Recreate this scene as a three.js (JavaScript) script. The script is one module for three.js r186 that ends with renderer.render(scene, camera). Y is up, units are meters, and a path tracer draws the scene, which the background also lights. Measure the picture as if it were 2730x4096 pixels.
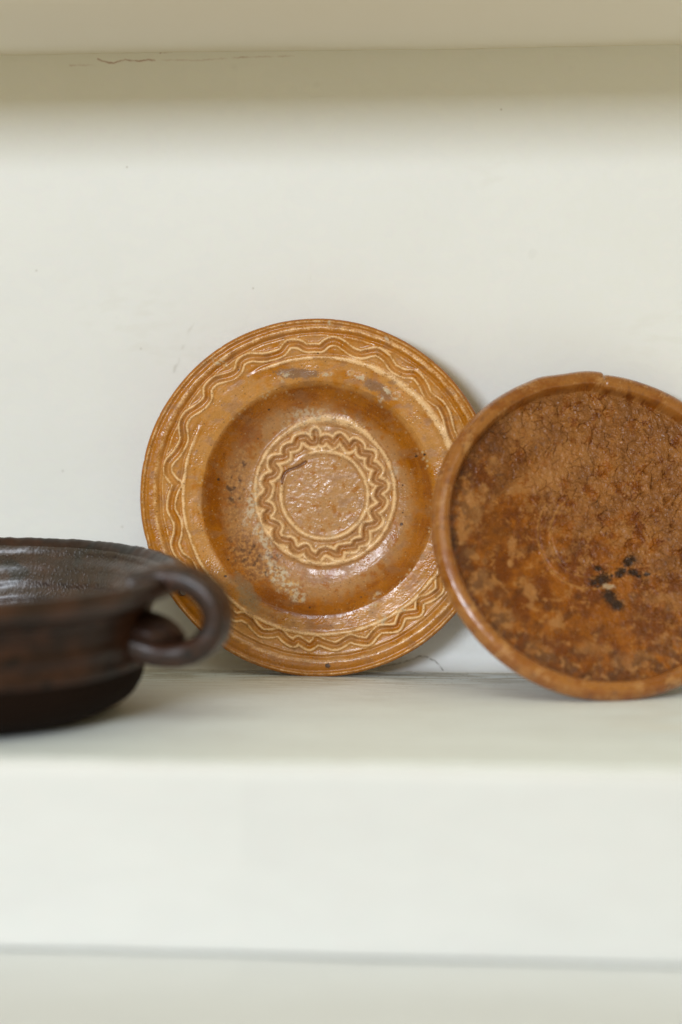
import * as THREE from 'three';
import { RectAreaLightUniformsLib } from 'three/addons/lights/RectAreaLightUniformsLib.js';

// ------------------------------------------------------------------ camera, light, exposure
const scene = new THREE.Scene();
const camera = new THREE.PerspectiveCamera(24.6, 682 / 1024, 0.05, 40);
camera.position.set(0.2, 0.267, 1.593);
camera.rotation.order = 'YXZ';
camera.rotation.set(-5.59 * Math.PI / 180, 6.4 * Math.PI / 180, -0.3 * Math.PI / 180);
camera.focus = 1.584;
camera.userData.fStop = 1.6;         // the renderer's lens is 50 mm, so this is an aperture of 31 mm
scene.add(camera);

scene.background = new THREE.Color().setRGB(0.48, 0.385, 0.21);   // the dim room around the niche

RectAreaLightUniformsLib.init();
const WIN = { x: -0.85, y: 0.87, z: 3.0, w: 1.0, h: 0.40 };        // a window across the room, up to the left
const windowLight = new THREE.RectAreaLight(new THREE.Color().setRGB(0.915, 1.0, 1.12), 42.5, WIN.w, WIN.h);
windowLight.position.set(WIN.x, WIN.y, WIN.z);
windowLight.lookAt(0.05, 0.12, 0);
scene.add(windowLight);
const overheadFill = new THREE.RectAreaLight(new THREE.Color().setRGB(0.93, 1.0, 0.95), 2.0, 2.4, 2.0);   // wide soft fill added overhead to brighten the shelf top; no known lamp
overheadFill.position.set(0.1, 2.2, 2.0);
overheadFill.lookAt(0.1, 0, 2.0);
scene.add(overheadFill);

const renderer = new THREE.WebGLRenderer({ antialias: true });
renderer.setSize(682, 1024);
renderer.toneMapping = THREE.LinearToneMapping;
renderer.toneMappingExposure = 1.0;
renderer.shadowMap.enabled = true;

// ------------------------------------------------------------------ helpers
const rad = (d) => d * Math.PI / 180;
const clamp = (v, a = 0, b = 1) => Math.min(b, Math.max(a, v));
const lerp = (a, b, t) => a + (b - a) * t;
const smooth = (a, b, v) => { const t = clamp((v - a) / (b - a)); return t * t * (3 - 2 * t); };
const gauss = (d, w) => Math.exp(-(d * d) / (w * w));
const PERM = new Uint8Array(512), GRAD = new Float32Array(48);       // gradient noise
{
  let q = 99991; const p = Array.from({ length: 256 }, (_, i) => i);
  for (let i = 255; i > 0; i--) { q = (Math.imul(q, 1103515245) + 12345) >>> 0; const j = (q >>> 8) % (i + 1); [p[i], p[j]] = [p[j], p[i]]; }
  for (let i = 0; i < 512; i++) PERM[i] = p[i & 255];
  let k = 0; for (const [x, y, z] of [[1, 1, 0], [-1, 1, 0], [1, -1, 0], [-1, -1, 0], [1, 0, 1], [-1, 0, 1], [1, 0, -1], [-1, 0, -1], [0, 1, 1], [0, -1, 1], [0, 1, -1], [0, -1, -1], [1, 1, 0], [-1, 1, 0], [0, -1, 1], [0, -1, -1]]) { GRAD[k++] = x; GRAD[k++] = y; GRAD[k++] = z; }
}
const gr = (h, x, y, z) => { h = (h & 15) * 3; return GRAD[h] * x + GRAD[h + 1] * y + GRAD[h + 2] * z; };
function n3(x, y, z = 0) {
  const fx = Math.floor(x), fy = Math.floor(y), fz = Math.floor(z), X = fx & 255, Y = fy & 255, Z = fz & 255; x -= fx; y -= fy; z -= fz;
  const u = x * x * x * (x * (x * 6 - 15) + 10), v = y * y * y * (y * (y * 6 - 15) + 10), w = z * z * z * (z * (z * 6 - 15) + 10);
  const A = PERM[X] + Y, AA = PERM[A] + Z, AB = PERM[A + 1] + Z, B = PERM[X + 1] + Y, BA = PERM[B] + Z, BB = PERM[B + 1] + Z;
  const a = gr(PERM[AA], x, y, z), b = gr(PERM[BA], x - 1, y, z), c = gr(PERM[AB], x, y - 1, z), d = gr(PERM[BB], x - 1, y - 1, z);
  const e = gr(PERM[AA + 1], x, y, z - 1), f = gr(PERM[BA + 1], x - 1, y, z - 1), g = gr(PERM[AB + 1], x, y - 1, z - 1), h = gr(PERM[BB + 1], x - 1, y - 1, z - 1);
  const p = a + u * (b - a), q = c + u * (d - c), r = e + u * (f - e), t = g + u * (h - g), l = p + v * (q - p), m = r + v * (t - r);
  return l + w * (m - l);
}
function fbm(x, y, z = 0, oct = 4, gain = 0.5) {
  let s = 0, a = 1, t = 0;
  for (let i = 0; i < oct; i++) { s += a * n3(x, y, z + i * 7.31); t += a; a *= gain; x = x * 2.03 + 3.7; y = y * 2.03 + 1.9; z *= 2.03; }
  return s / t;
}
const hash = (i, j, k = 0) => { let h = Math.imul(i, 374761393) ^ Math.imul(j, 668265263) ^ Math.imul(k + 11, 1274126177); h = Math.imul(h ^ (h >>> 13), 1274126177); return ((h ^ (h >>> 16)) >>> 0) / 4294967296; };
function cells(x, y, seed = 0) {                 // nearest two cell points and the id of the nearest
  const ix = Math.floor(x), iy = Math.floor(y); let f1 = 9, f2 = 9, id = 0;
  for (let j = -1; j <= 1; j++) for (let i = -1; i <= 1; i++) {
    const cx = ix + i, cy = iy + j, dx = cx + hash(cx, cy, seed) - x, dy = cy + hash(cx, cy, seed + 1) - y, d = Math.hypot(dx, dy);
    if (d < f1) { f2 = f1; f1 = d; id = hash(cx, cy, seed + 2); } else if (d < f2) f2 = d;
  }
  return [f1, f2, id];
}
let seed = 1234567;
const rnd = () => { seed = (Math.imul(seed, 1664525) + 1013904223) >>> 0; return seed / 4294967296; };
function curve(points) {                          // smooth monotone-ish table lookup
  const xs = points.map((p) => p[0]), ys = points.map((p) => p[1]), n = xs.length;
  const m = xs.map((_, i) => {
    if (i === 0) return (ys[1] - ys[0]) / (xs[1] - xs[0]);
    if (i === n - 1) return (ys[i] - ys[i - 1]) / (xs[i] - xs[i - 1]);
    const a = (ys[i] - ys[i - 1]) / (xs[i] - xs[i - 1]), b = (ys[i + 1] - ys[i]) / (xs[i + 1] - xs[i]);
    return a * b <= 0 ? 0 : 2 * a * b / (a + b);
  });
  return (x) => {
    if (x <= xs[0]) return ys[0]; if (x >= xs[n - 1]) return ys[n - 1];
    let i = 0; while (x > xs[i + 1]) i++;
    const h = xs[i + 1] - xs[i], t = (x - xs[i]) / h, t2 = t * t, t3 = t2 * t;
    return (2 * t3 - 3 * t2 + 1) * ys[i] + (t3 - 2 * t2 + t) * h * m[i] + (3 * t2 - 2 * t3) * ys[i + 1] + (t3 - t2) * h * m[i + 1];
  };
}
const ENC = Uint8Array.from({ length: 4097 }, (_, i) => { const v = i / 4096; return Math.round(255 * (v <= 0.0031308 ? v * 12.92 : 1.055 * Math.pow(v, 1 / 2.4) - 0.055)); });
const enc = (v) => ENC[(clamp(v) * 4096 + 0.5) | 0];
function texture(w, h, fn, srgb, disc) {                // fn(u, v) -> [r, g, b] linear (colour) or a number (data)
  const d = new Uint8Array(w * h * 4);
  for (let j = 0; j < h; j++) for (let i = 0; i < w; i++) {
    if (disc && Math.hypot(i - w / 2, j - h / 2) > w * 0.5) continue;
    const c = fn((i + 0.5) / w, (j + 0.5) / h), o = 4 * (j * w + i);
    if (srgb) { d[o] = enc(c[0]); d[o + 1] = enc(c[1]); d[o + 2] = enc(c[2]); } else d[o] = d[o + 1] = d[o + 2] = 255 * clamp(c);
    d[o + 3] = 255;
  }
  const t = new THREE.DataTexture(d, w, h);
  t.magFilter = THREE.LinearFilter; t.minFilter = THREE.LinearMipmapLinearFilter; t.generateMipmaps = true;
  t.wrapS = t.wrapT = THREE.RepeatWrapping;
  if (srgb) t.colorSpace = THREE.SRGBColorSpace;
  t.needsUpdate = true;
  return t;
}
const mix3 = (a, b, t) => [lerp(a[0], b[0], t), lerp(a[1], b[1], t), lerp(a[2], b[2], t)];
function mesh(name, g, m, parent = scene) {
  const o = new THREE.Mesh(g, m); o.name = name; o.castShadow = o.receiveShadow = true; parent.add(o); return o;
}
function thing(name, label, category, [x, y, z]) {
  const o = new THREE.Group(); o.name = name; o.position.set(x, y, z); o.userData = { label, category }; scene.add(o); return o;
}
// splits one grid geometry into pieces that share their normals along the seams
function split(g, groupOf) {
  const pos = g.attributes.position.array, nor = g.attributes.normal.array, uv = g.attributes.uv.array, idx = g.index.array, out = {};
  for (let f = 0; f < idx.length; f += 3) {
    const k = groupOf(idx[f], idx[f + 1], idx[f + 2]); if (k === null) continue;
    const o = out[k] ??= { map: new Map(), p: [], n: [], u: [], i: [] };
    for (let c = 0; c < 3; c++) {
      const v = idx[f + c]; let w = o.map.get(v);
      if (w === undefined) { w = o.p.length / 3; o.map.set(v, w); o.p.push(pos[3 * v], pos[3 * v + 1], pos[3 * v + 2]); o.n.push(nor[3 * v], nor[3 * v + 1], nor[3 * v + 2]); o.u.push(uv[2 * v], uv[2 * v + 1]); }
      o.i.push(w);
    }
  }
  for (const k in out) {
    const o = out[k], b = new THREE.BufferGeometry();
    b.setAttribute('position', new THREE.Float32BufferAttribute(o.p, 3)); b.setAttribute('normal', new THREE.Float32BufferAttribute(o.n, 3));
    b.setAttribute('uv', new THREE.Float32BufferAttribute(o.u, 2)); b.setIndex(o.i); out[k] = b;
  }
  return out;
}
// rows of points around an axis: ring(row, column) -> [x, y, z, u, v]
function revolve(rows, cols, point, wrap = true) {
  const nc = wrap ? cols : cols + 1, p = new Float32Array(rows * nc * 3), u = new Float32Array(rows * nc * 2), idx = [];
  for (let r = 0; r < rows; r++) for (let c = 0; c < nc; c++) { const q = point(r, c), o = r * nc + c; p.set(q.slice(0, 3), 3 * o); u.set(q.slice(3), 2 * o); }
  for (let r = 0; r < rows - 1; r++) for (let c = 0; c < cols; c++) {
    const a = r * nc + c, b = r * nc + (wrap ? (c + 1) % cols : c + 1), d = a + nc, e = b + nc;
    idx.push(a, d, e, a, e, b);
  }
  const g = new THREE.BufferGeometry();
  g.setAttribute('position', new THREE.BufferAttribute(p, 3)); g.setAttribute('uv', new THREE.BufferAttribute(u, 2)); g.setIndex(idx); g.computeVertexNormals();
  return g;
}

// ------------------------------------------------------------------ the plastered niche
const PAINT = [0.835, 0.850, 0.822];
function line2(pts, x, y) {                       // distance to a polyline
  let d = 9;
  for (let i = 0; i + 1 < pts.length; i++) {
    const [ax, ay] = pts[i], [bx, by] = pts[i + 1], dx = bx - ax, dy = by - ay, t = clamp(((x - ax) * dx + (y - ay) * dy) / (dx * dx + dy * dy));
    d = Math.min(d, Math.hypot(x - ax - t * dx, y - ay - t * dy));
  }
  return d;
}
// a strip of plaster: a profile of [y, z] points swept along x, slightly uneven as if trowelled
function plaster(profile, x0, x1, nx, uneven, name, m, label) {
  const pts = [];
  for (let i = 0; i + 1 < profile.length; i++) {
    const [ay, az] = profile[i], [by, bz] = profile[i + 1], n = Math.max(1, Math.ceil(Math.hypot(by - ay, bz - az) / 0.006));
    for (let k = 0; k < n; k++) pts.push([lerp(ay, by, k / n), lerp(az, bz, k / n)]);
  }
  pts.push(profile[profile.length - 1]);
  let len = 0; const s = pts.map((p, i) => i ? (len += Math.hypot(p[0] - pts[i - 1][0], p[1] - pts[i - 1][1])) : 0);
  const g = revolve(pts.length, nx, (r, c) => {
    const x = lerp(x0, x1, c / nx), [y, z] = pts[r], w = uneven;
    return [x, y + w * fbm(x * 5, y * 9, z * 9 + 3, 3), z + w * fbm(x * 5, y * 9, z * 9 + 40, 3), x, s[r]];
  }, false);
  const o = mesh(name, g, m); o.userData = { kind: 'structure', label };
  return o;
}
function fillet(cy, cz, r, a0, a1, n = 8) { const o = []; for (let i = 0; i <= n; i++) { const a = rad(lerp(a0, a1, i / n)); o.push([cy + r * Math.sin(a), cz + r * Math.cos(a)]); } return o; }

const X0 = -0.75, X1 = 0.85, CEIL = 0.4235, WALLZ = -0.012;
// wall paint: faint trowel marks, a rusty crack under the upper shelf, hair cracks in the corner above the shelf
const WX0 = -0.35, WX1 = 0.45, WALLH = 0.47, SAG = 0.0068;             // the wall's paint is laid along its surface, corner fillet included
const wallU = (u) => lerp(WX0, WX1, u);
const spot = ([x, y]) => [-0.2 + (x * 0.1913 - 21) * 0.000683, 0.4245 - (y * 0.1913 - 52.5) * 0.00068 + SAG];
const crackTop = [[[520, 310], [545, 320], [580, 330], [605, 332], [635, 322], [665, 316], [700, 320], [745, 325], [790, 317], [825, 323]].map(spot)];
const crackFaint = [[[825, 323], [900, 321], [1060, 325], [1170, 317], [1300, 310], [1560, 308]].map(spot), [[370, 340], [420, 338], [470, 341], [560, 346]].map(spot)];
const crackJoint = [[[855, 279], [890, 277]], [[892, 276], [915, 276]], [[945, 265], [985, 263]], [[1020, 259], [1038, 259]], [[1075, 257], [1140, 254]]].map((l) => l.map(spot));
const cove = ([x, y]) => [x, 0.012 * Math.acos(1 - y / 0.012)];
const crackLow = [[[0.046, 0.0016], [0.053, 0.0030], [0.060, 0.0042], [0.067, 0.0062], [0.0745, 0.0092], [0.080, 0.0084]], [[0.0815, 0.0077], [0.0865, 0.0052], [0.0885, 0.0034], [0.0910, 0.0006]]].map((l) => l.map(cove));
const lines = (list, x, y) => { let d = 9; for (const l of list) d = Math.min(d, line2(l, x, y)); return d; };
function wallCrack(x, y) {                        // [rusty, grey] cover of the cracks
  let a = 0, b = 0;
  if (y > 0.40) {
    const yy = y + 0.0005 * n3(x * 500, y * 500);
    a = gauss(lines(crackTop, x, yy), 0.00042) * (0.8 + 0.6 * n3(x * 260, y * 260));
    a = Math.max(a, 0.35 * gauss(lines(crackFaint, x, yy), 0.0005) * (0.6 + 1.2 * n3(x * 120, y * 120)));
    a = Math.max(a, 1.6 * gauss(lines(crackJoint, x, yy), 0.0006) * (0.8 + 0.9 * n3(x * 400, 3)));
  } else if (y < 0.025) {
    b = gauss(lines(crackLow, x, y + 0.0007 * n3(x * 420, y * 420)), 0.0005) * (0.75 + 0.8 * n3(x * 300, y * 300));
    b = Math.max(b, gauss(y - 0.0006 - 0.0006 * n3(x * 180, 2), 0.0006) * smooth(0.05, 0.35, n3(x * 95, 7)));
  }
  return [clamp(a), clamp(b)];
}
const wallColor = texture(2048, 960, (u, v) => {
  const x = wallU(u), y = v * WALLH;
  const m = 1 + 0.02 * fbm(x * 9, y * 9, 1, 4) + 0.012 * fbm(x * 60, y * 90, 5, 2) - 0.05 * smooth(0.55, 0.75, n3(x * 70, y * 70, 9)) * smooth(0.2, 0.5, n3(x * 11, y * 11, 4));
  let c = [PAINT[0] * m, PAINT[1] * m, PAINT[2] * m];
  const dot = cells(x * 55, y * 55, 30);
  if (dot[2] > 0.975) c = mix3(c, [0.30, 0.26, 0.19], 0.55 * gauss(dot[0], 0.035));
  const sc = gauss(line2([[-0.083, 0.246], [-0.087, 0.236], [-0.093, 0.222], [-0.095, 0.212]], x + 0.002 * n3(x * 90, y * 90, 3), y), 0.0011) * smooth(-0.1, 0.4, n3(x * 150, y * 150, 8)); c = mix3(c, [0.52, 0.51, 0.45], 0.5 * sc);
  const rub = smooth(0.18, 0.42, fbm(x * 7, y * 10, 14, 3)) * smooth(-0.1, 0.35, fbm(x * 55, y * 130, 15, 3)); c = mix3(c, [0.70, 0.685, 0.60], 0.16 * rub);
  const [ka, kb] = wallCrack(x, y); c = mix3(c, [0.30, 0.085, 0.032], 0.8 * ka); c = mix3(c, [0.11, 0.09, 0.06], 0.85 * kb);
  return c;
}, true);
const wallBump = texture(1024, 1024, (u, v) => 0.5 + 0.22 * fbm(u * 70, v * 70, 3, 3) + 0.35 * fbm(u * 9, v * 6, 8, 3), false);
wallBump.repeat.set(2.5, 2.5);
wallColor.repeat.set(1 / (WX1 - WX0), 1 / WALLH); wallColor.offset.set(-WX0 / (WX1 - WX0), 0);
const wallMat = new THREE.MeshStandardMaterial({ map: wallColor, bumpMap: wallBump, bumpScale: 0.0006, roughness: 0.62 });
plaster([...fillet(0.012, 0, 0.012, 270, 180, 6), [CEIL + 0.03, WALLZ]].map(([y, z]) => [y, z]), X0, X1, 260, 0.0016, 'wall', wallMat, 'plain off-white painted wall behind the pottery');

// brushed paint of the shelf: streaks along its length, grit and hair cracks at its back
const shelfU = (u) => lerp(WX0, WX1, u);
const shelfColor = texture(1536, 640, (u, v) => {
  const x = shelfU(u), z = 0.34 * v;                       // z: distance from the back corner
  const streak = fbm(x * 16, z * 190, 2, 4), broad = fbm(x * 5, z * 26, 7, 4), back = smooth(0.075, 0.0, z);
  let m = 1 + 0.08 * streak + 0.07 * broad;
  let c = [0.815 * m, 0.875 * m, 0.87 * m];
  // grey scuffs and grit along the back, with the corner shade painted in
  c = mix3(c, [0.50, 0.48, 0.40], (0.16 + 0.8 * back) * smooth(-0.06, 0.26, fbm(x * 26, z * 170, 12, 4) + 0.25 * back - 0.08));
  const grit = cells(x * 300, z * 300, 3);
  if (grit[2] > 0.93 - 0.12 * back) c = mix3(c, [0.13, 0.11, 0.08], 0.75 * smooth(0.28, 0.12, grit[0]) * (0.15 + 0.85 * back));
  const pale = cells(x * 150, z * 420, 8); if (pale[2] > 0.8) c = mix3(c, [0.90, 0.89, 0.83], 0.5 * back * smooth(0.4, 0.15, pale[0]));
  c = mix3(c, [0.70, 0.65, 0.55], 0.45 * smooth(0.0, 0.35, fbm(x * 6 + 3, z * 9, 21, 3)) * smooth(0.16, 0.28, x));
  return c;
}, true);
shelfColor.repeat.set(1 / (WX1 - WX0), 1 / 0.34); shelfColor.offset.set(-WX0 / (WX1 - WX0), 0);
const shelfBump = texture(512, 1024, (u, v) => 0.5 + 0.4 * fbm(u * 26, v * 90, 3, 3), false);
shelfBump.repeat.set(2, 3);
const shelfMat = new THREE.MeshStandardMaterial({ map: shelfColor, bumpMap: shelfBump, bumpScale: 0.0014, roughness: 0.6 });
const FRONT = 0.316, STEP = -0.1105;
plaster([[0, 0.0005], [0, FRONT - 0.009], ...fillet(-0.009, FRONT - 0.009, 0.009, 90, 60, 3).slice(1)], X0, X1, 200, 0.0016, 'shelf', shelfMat, 'off-white painted shelf with brush streaks that carries the pottery');
const frontColor = texture(1024, 512, (u, v) => { const x = wallU(u), y = 0.3 * v, m = 1 + 0.05 * fbm(x * 7, y * 16, 3, 4) + 0.03 * fbm(x * 26, y * 70, 6, 3); return [0.66 * m, 0.67 * m, 0.657 * m]; }, true);
frontColor.repeat.set(1 / (WX1 - WX0), 1 / 0.3);
const frontMat = new THREE.MeshStandardMaterial({ map: frontColor, bumpMap: wallBump, bumpScale: 0.0008, roughness: 0.6 });  // same paint as the shelf top, toned darker to offset the lighting
plaster([...fillet(-0.009, FRONT - 0.009, 0.009, 60, 0, 4), [STEP + 0.0022, FRONT + 0.0005], [STEP + 0.0009, FRONT - 0.0012], [STEP + 0.0009, FRONT - 0.008]], X0, X1, 200, 0.0016, 'shelf_front', frontMat, 'white painted front face below the shelf edge');
plaster([[STEP, FRONT - 0.022], [STEP - 0.001, FRONT + 0.30], [STEP - 0.16, FRONT + 0.31]], X0, X1, 160, 0.0022, 'lower_shelf', new THREE.MeshStandardMaterial({ color: new THREE.Color().setRGB(1.03, 1.05, 1.08), map: frontColor, bumpMap: wallBump, bumpScale: 0.0008, roughness: 0.6 }), 'off-white painted step below the shelf front');
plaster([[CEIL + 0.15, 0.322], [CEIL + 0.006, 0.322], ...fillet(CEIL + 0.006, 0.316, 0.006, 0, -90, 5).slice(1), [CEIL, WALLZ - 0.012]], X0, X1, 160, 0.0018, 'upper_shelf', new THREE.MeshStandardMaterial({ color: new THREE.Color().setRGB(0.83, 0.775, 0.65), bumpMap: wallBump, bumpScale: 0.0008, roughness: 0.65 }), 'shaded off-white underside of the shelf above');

// ------------------------------------------------------------------ the patterned plate
// the relief was traced in a square of 1460 units; (1272, 2000) is the centre of the plate and 713 units its radius
const R1 = 0.1215, K1 = R1 / 713, C1 = [1272, 2000];
const from = (ox, oy, s, list) => list.map(([x, y]) => [ox + s * x, oy + s * y]);
const wave = new THREE.CatmullRomCurve3([
  ...from(840, 2120, 0.3827, [[1125, 1165], [1040, 1225], [925, 1165], [870, 1195], [790, 1150], [720, 1085], [640, 1098], [540, 1090], [470, 1030], [420, 970], [330, 920], [250, 920]]),
  [865, 2400],
  ...from(540, 1900, 0.4464, [[600, 980], [530, 900], [480, 800], [400, 740], [355, 640], [380, 540], [380, 440], [325, 325], [335, 210], [378, 100]]),
  ...from(540, 1280, 0.4464, [[375, 1490], [300, 1390], [305, 1300], [385, 1205], [445, 1090], [435, 960], [480, 870], [600, 790], [660, 720], [665, 630], [740, 560], [880, 520], [938, 470], [965, 400], [1040, 360], [1180, 358], [1320, 318], [1390, 245], [1480, 242], [1545, 275]]),
  ...from(1240, 1280, 0.4464, [[60, 275], [110, 275], [160, 235], [225, 215], [290, 240], [390, 310], [470, 332], [600, 310], [690, 365], [755, 455], [845, 500], [940, 512], [1010, 590], [1065, 700], [1165, 775], [1220, 870], [1250, 990], [1295, 1090], [1360, 1120]]),
  [1838, 1880], [1868, 1960], [1835, 2040], [1860, 2120], [1800, 2200], [1810, 2265],
  ...from(1240, 2020, 0.4464, [[1168, 650], [1160, 755], [1085, 820], [990, 865], [970, 960], [835, 990], [780, 1095], [635, 1115], [575, 1165], [520, 1225], [420, 1215], [360, 1203], [230, 1270], [70, 1222]]),
].map(([x, y]) => new THREE.Vector3(x, y, 0)), true, 'catmullrom', 0.42);
const zigzag = new THREE.CatmullRomCurve3(from(970, 1620, 0.4337, [
  [685, 245], [688, 330], [640, 345], [590, 300], [520, 312], [500, 375], [440, 385], [405, 410], [410, 470], [370, 490], [300, 500], [280, 550], [320, 600], [290, 650], [235, 670], [215, 720], [245, 760], [230, 820], [185, 870], [180, 915], [240, 935], [260, 965], [225, 1010], [230, 1070], [290, 1100], [330, 1125], [310, 1180], [340, 1240], [400, 1260], [450, 1265], [470, 1320], [520, 1350], [590, 1320], [620, 1370], [690, 1410], [740, 1360], [790, 1350], [860, 1380], [905, 1380], [915, 1330], [960, 1320], [1040, 1310], [1060, 1270], [1130, 1250], [1150, 1220], [1145, 1160], [1160, 1120], [1230, 1105], [1270, 1060], [1235, 1010], [1230, 970], [1290, 930], [1310, 880], [1260, 830], [1280, 780], [1320, 750], [1310, 720], [1240, 690], [1245, 640], [1270, 600], [1240, 560], [1190, 540], [1195, 490], [1205, 450], [1140, 440], [1110, 430], [1100, 370], [1050, 340], [1000, 390], [960, 340], [910, 290], [870, 330], [850, 350], [800, 310], [760, 315], [745, 335]]).map(([x, y]) => new THREE.Vector3(x, y, 0)), false, 'catmullrom', 0.35);
const scar = new THREE.CatmullRomCurve3(from(970, 1620, 0.4337, [[590, 520], [520, 565], [440, 595], [395, 625], [375, 680], [372, 715]]).map(([x, y]) => new THREE.Vector3(x, y, 0)));
const GX = 540, GY = 1270, GN = 1470;
function distances(path, steps, reach) {
  const f = new Float32Array(GN * GN).fill(99);
  for (let i = 0; i <= steps; i++) {
    const p = path.getPoint(i / steps), x = p.x - GX, y = p.y - GY;
    for (let j = Math.max(0, Math.floor(y - reach)); j <= Math.min(GN - 1, y + reach); j++) for (let k = Math.max(0, Math.floor(x - reach)); k <= Math.min(GN - 1, x + reach); k++) {
      const d = Math.hypot(k - x, j - y), o = j * GN + k; if (d < f[o]) f[o] = d;
    }
  }
  return (X, Y) => {
    const x = clamp(X - GX, 0, GN - 2), y = clamp(Y - GY, 0, GN - 2), i = Math.floor(x), j = Math.floor(y), a = x - i, b = y - j, o = j * GN + i;
    return lerp(lerp(f[o], f[o + 1], a), lerp(f[o + GN], f[o + GN + 1], a), b);
  };
}
const dWave = distances(wave, 2600, 46), dZig = distances(zigzag, 2200, 42), dScar = distances(scar, 160, 20);
const base1 = curve([[0, -0.0240], [0.2, -0.0247], [0.40, -0.0245], [0.48, -0.0228], [0.55, -0.0185], [0.61, -0.0122], [0.645, -0.0072], [0.658, -0.0058], [0.70, -0.0051], [0.80, -0.0040], [0.90, -0.0030], [0.945, -0.0016], [0.965, -0.0021], [0.985, -0.0009], [1, -0.0010]]);
const TX = 0.13, TY = 0.12;                       // how far a point at depth slides across the traced square
function traced(x, y) {                           // plate metres -> traced square
  const f = Math.hypot(x, y) / R1, d = -base1(Math.min(f, 1)) - 0.003;
  return [C1[0] + (x + d * TX) / K1, C1[1] - (y + d * TY) / K1];
}
// the ridge profile of the tooled pattern: returns [height in metres, how much of a crest this is]
function relief1(X, Y) {
  let h = 0, crest = 0;
  const wob = 3 * n3(X / 60, Y / 60, 2);
  const dw = dWave(X, Y), f = Math.hypot(X - C1[0], Y - C1[1]) / 713;
  if (dw < 46) { const soft = 0.72 + 0.55 * n3(X / 110, Y / 110, 4), e = gauss(dw - 16.5, 5.6); h += soft * (-0.0019 * gauss(dw, 8.5) + 0.0014 * e); crest = Math.max(crest, Math.min(1, 1.35 * e * soft)); }
  const rl = Math.hypot(X - 1283, Y - 1990) - 551 + wob, ang = Math.atan2(-(Y - 1990), X - 1283);
  const gap = 1 - 0.95 * smooth(0.45, 0.2, Math.abs(ang - 2.35)), fat = 1 + 0.9 * smooth(1.0, 0.2, Math.abs(ang - 0.7));
  { const e = gauss(rl, 8 * fat) * gap; h += 0.0009 * e - 0.0005 * gauss(rl - 14, 6) * gap; crest = Math.max(crest, e * (0.7 + 0.2 * fat)); }
  const rg = Math.hypot(X - 1282, Y - 1987) - 645 + wob, lower = 0.75 + 0.25 * Math.sin(ang + 0.3);
  { const a = gauss(rg - 20, 11) * (0.6 + 0.4 * lower), b = gauss(rg + 12, 5); h += -0.0009 * gauss(rg, 6) + 0.00075 * a + 0.0003 * b; crest = Math.max(crest, 0.62 * a, 0.5 * b); }
  if (f > 0.955) { const e = gauss((f - 0.982) * 713 + wob * 0.5, 5); h += 0.0003 * e; crest = Math.max(crest, 0.55 * e); }
  const a2 = Math.atan2(-(Y - 1969), X - 1304), ro = Math.hypot((X - 1304) * 1.02, Y - 1969) - 288 + 0.7 * wob;
  const foldW = smooth(0.75, 0.15, Math.abs(a2 - 1.45));
  { const e = gauss(ro - 9 * foldW, 10 + 9 * foldW); h += 0.0017 * e - 0.0005 * gauss(ro + 22, 9); crest = Math.max(crest, e); }
  const ri = Math.hypot(X - 1302, Y - 1978) - 176 + 0.7 * wob, a3 = Math.atan2(-(Y - 1978), X - 1302), torn = 1 - 0.85 * smooth(0.55, 0.3, Math.abs(a3 - 2.35));
  { const e = gauss(ri, 10) * torn; h += 0.0017 * e - 0.0006 * gauss(ri - 20, 8); crest = Math.max(crest, e); }
  const dz = dZig(X, Y);
  if (dz < 42) { const e = gauss(dz - 20, 8.5); h += -0.0022 * gauss(dz, 10.5) + 0.0017 * e; crest = Math.max(crest, Math.min(1, 1.15 * e)); }
  const ds = dScar(X, Y); if (ds < 19) { h -= 0.0012 * gauss(ds, 6); crest *= 1 - gauss(ds, 10); }
  return [h, clamp(crest)];
}
const blob = (X, Y, x, y, rx, ry, turn = 0) => { const c = Math.cos(turn), s = Math.sin(turn), dx = X - x, dy = Y - y; return Math.hypot((c * dx + s * dy) / rx, (c * dy - s * dx) / ry); };
// deposits, flakes and spots in the traced square: [x, y, rx, ry, turn, strength]
const LIME = [[1010, 2010, 26, 90, 0.15, 0.8], [1050, 2150, 24, 80, -0.5, 0.8], [1110, 2300, 50, 32, 0.5, 0.9], [1160, 2350, 52, 30, 0.35, 0.95], [1195, 2390, 34, 22, 0.3, 0.8], [1085, 2250, 40, 24, 0.9, 0.6], [1255, 1655, 90, 26, 0, 0.55], [1180, 1690, 50, 22, -0.3, 0.4], [875, 1456, 20, 12, 0.2, 0.9], [902, 1468, 10, 18, -0.4, 1], [1327, 1306, 9, 11, 0, 0.8], [1563, 1372, 18, 7, 0.4, 0.7], [1137, 1515, 22, 14, -0.6, 0.7], [1308, 1508, 22, 9, -0.2, 0.7], [1405, 1504, 14, 12, 0, 0.7], [1450, 1520, 18, 12, 0.5, 0.8], [1550, 1570, 14, 10, 0.5, 0.9], [1590, 1590, 22, 14, -0.5, 0.75], [1530, 1605, 14, 11, 0, 0.7], [1525, 2480, 16, 20, 0.2, 0.7], [1600, 2440, 16, 10, 0, 0.8], [1505, 2385, 24, 9, -0.5, 0.65], [1508, 2420, 10, 8, 0, 0.7], [885, 2545, 24, 26, 0.3, 0.75], [1585, 1880, 16, 30, 0, 0.45], [1330, 2140, 20, 14, 0, 0.35], [1260, 1720, 70, 20, 0, 0.35]];
const GREY = [[985, 2370, 70, 26, 0.9, 0.9], [1010, 2420, 46, 30, 0.6, 0.85], [950, 2330, 24, 26, 0.6, 0.7]];
const DARK = [[985, 2215, 60, 90, -0.45, 0.8], [1060, 2260, 60, 66, 0, 0.75], [1010, 2300, 40, 40, 0, 0.6], [940, 1950, 46, 130, 0.15, 0.5], [925, 2060, 34, 60, 0, 0.35]];
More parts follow.
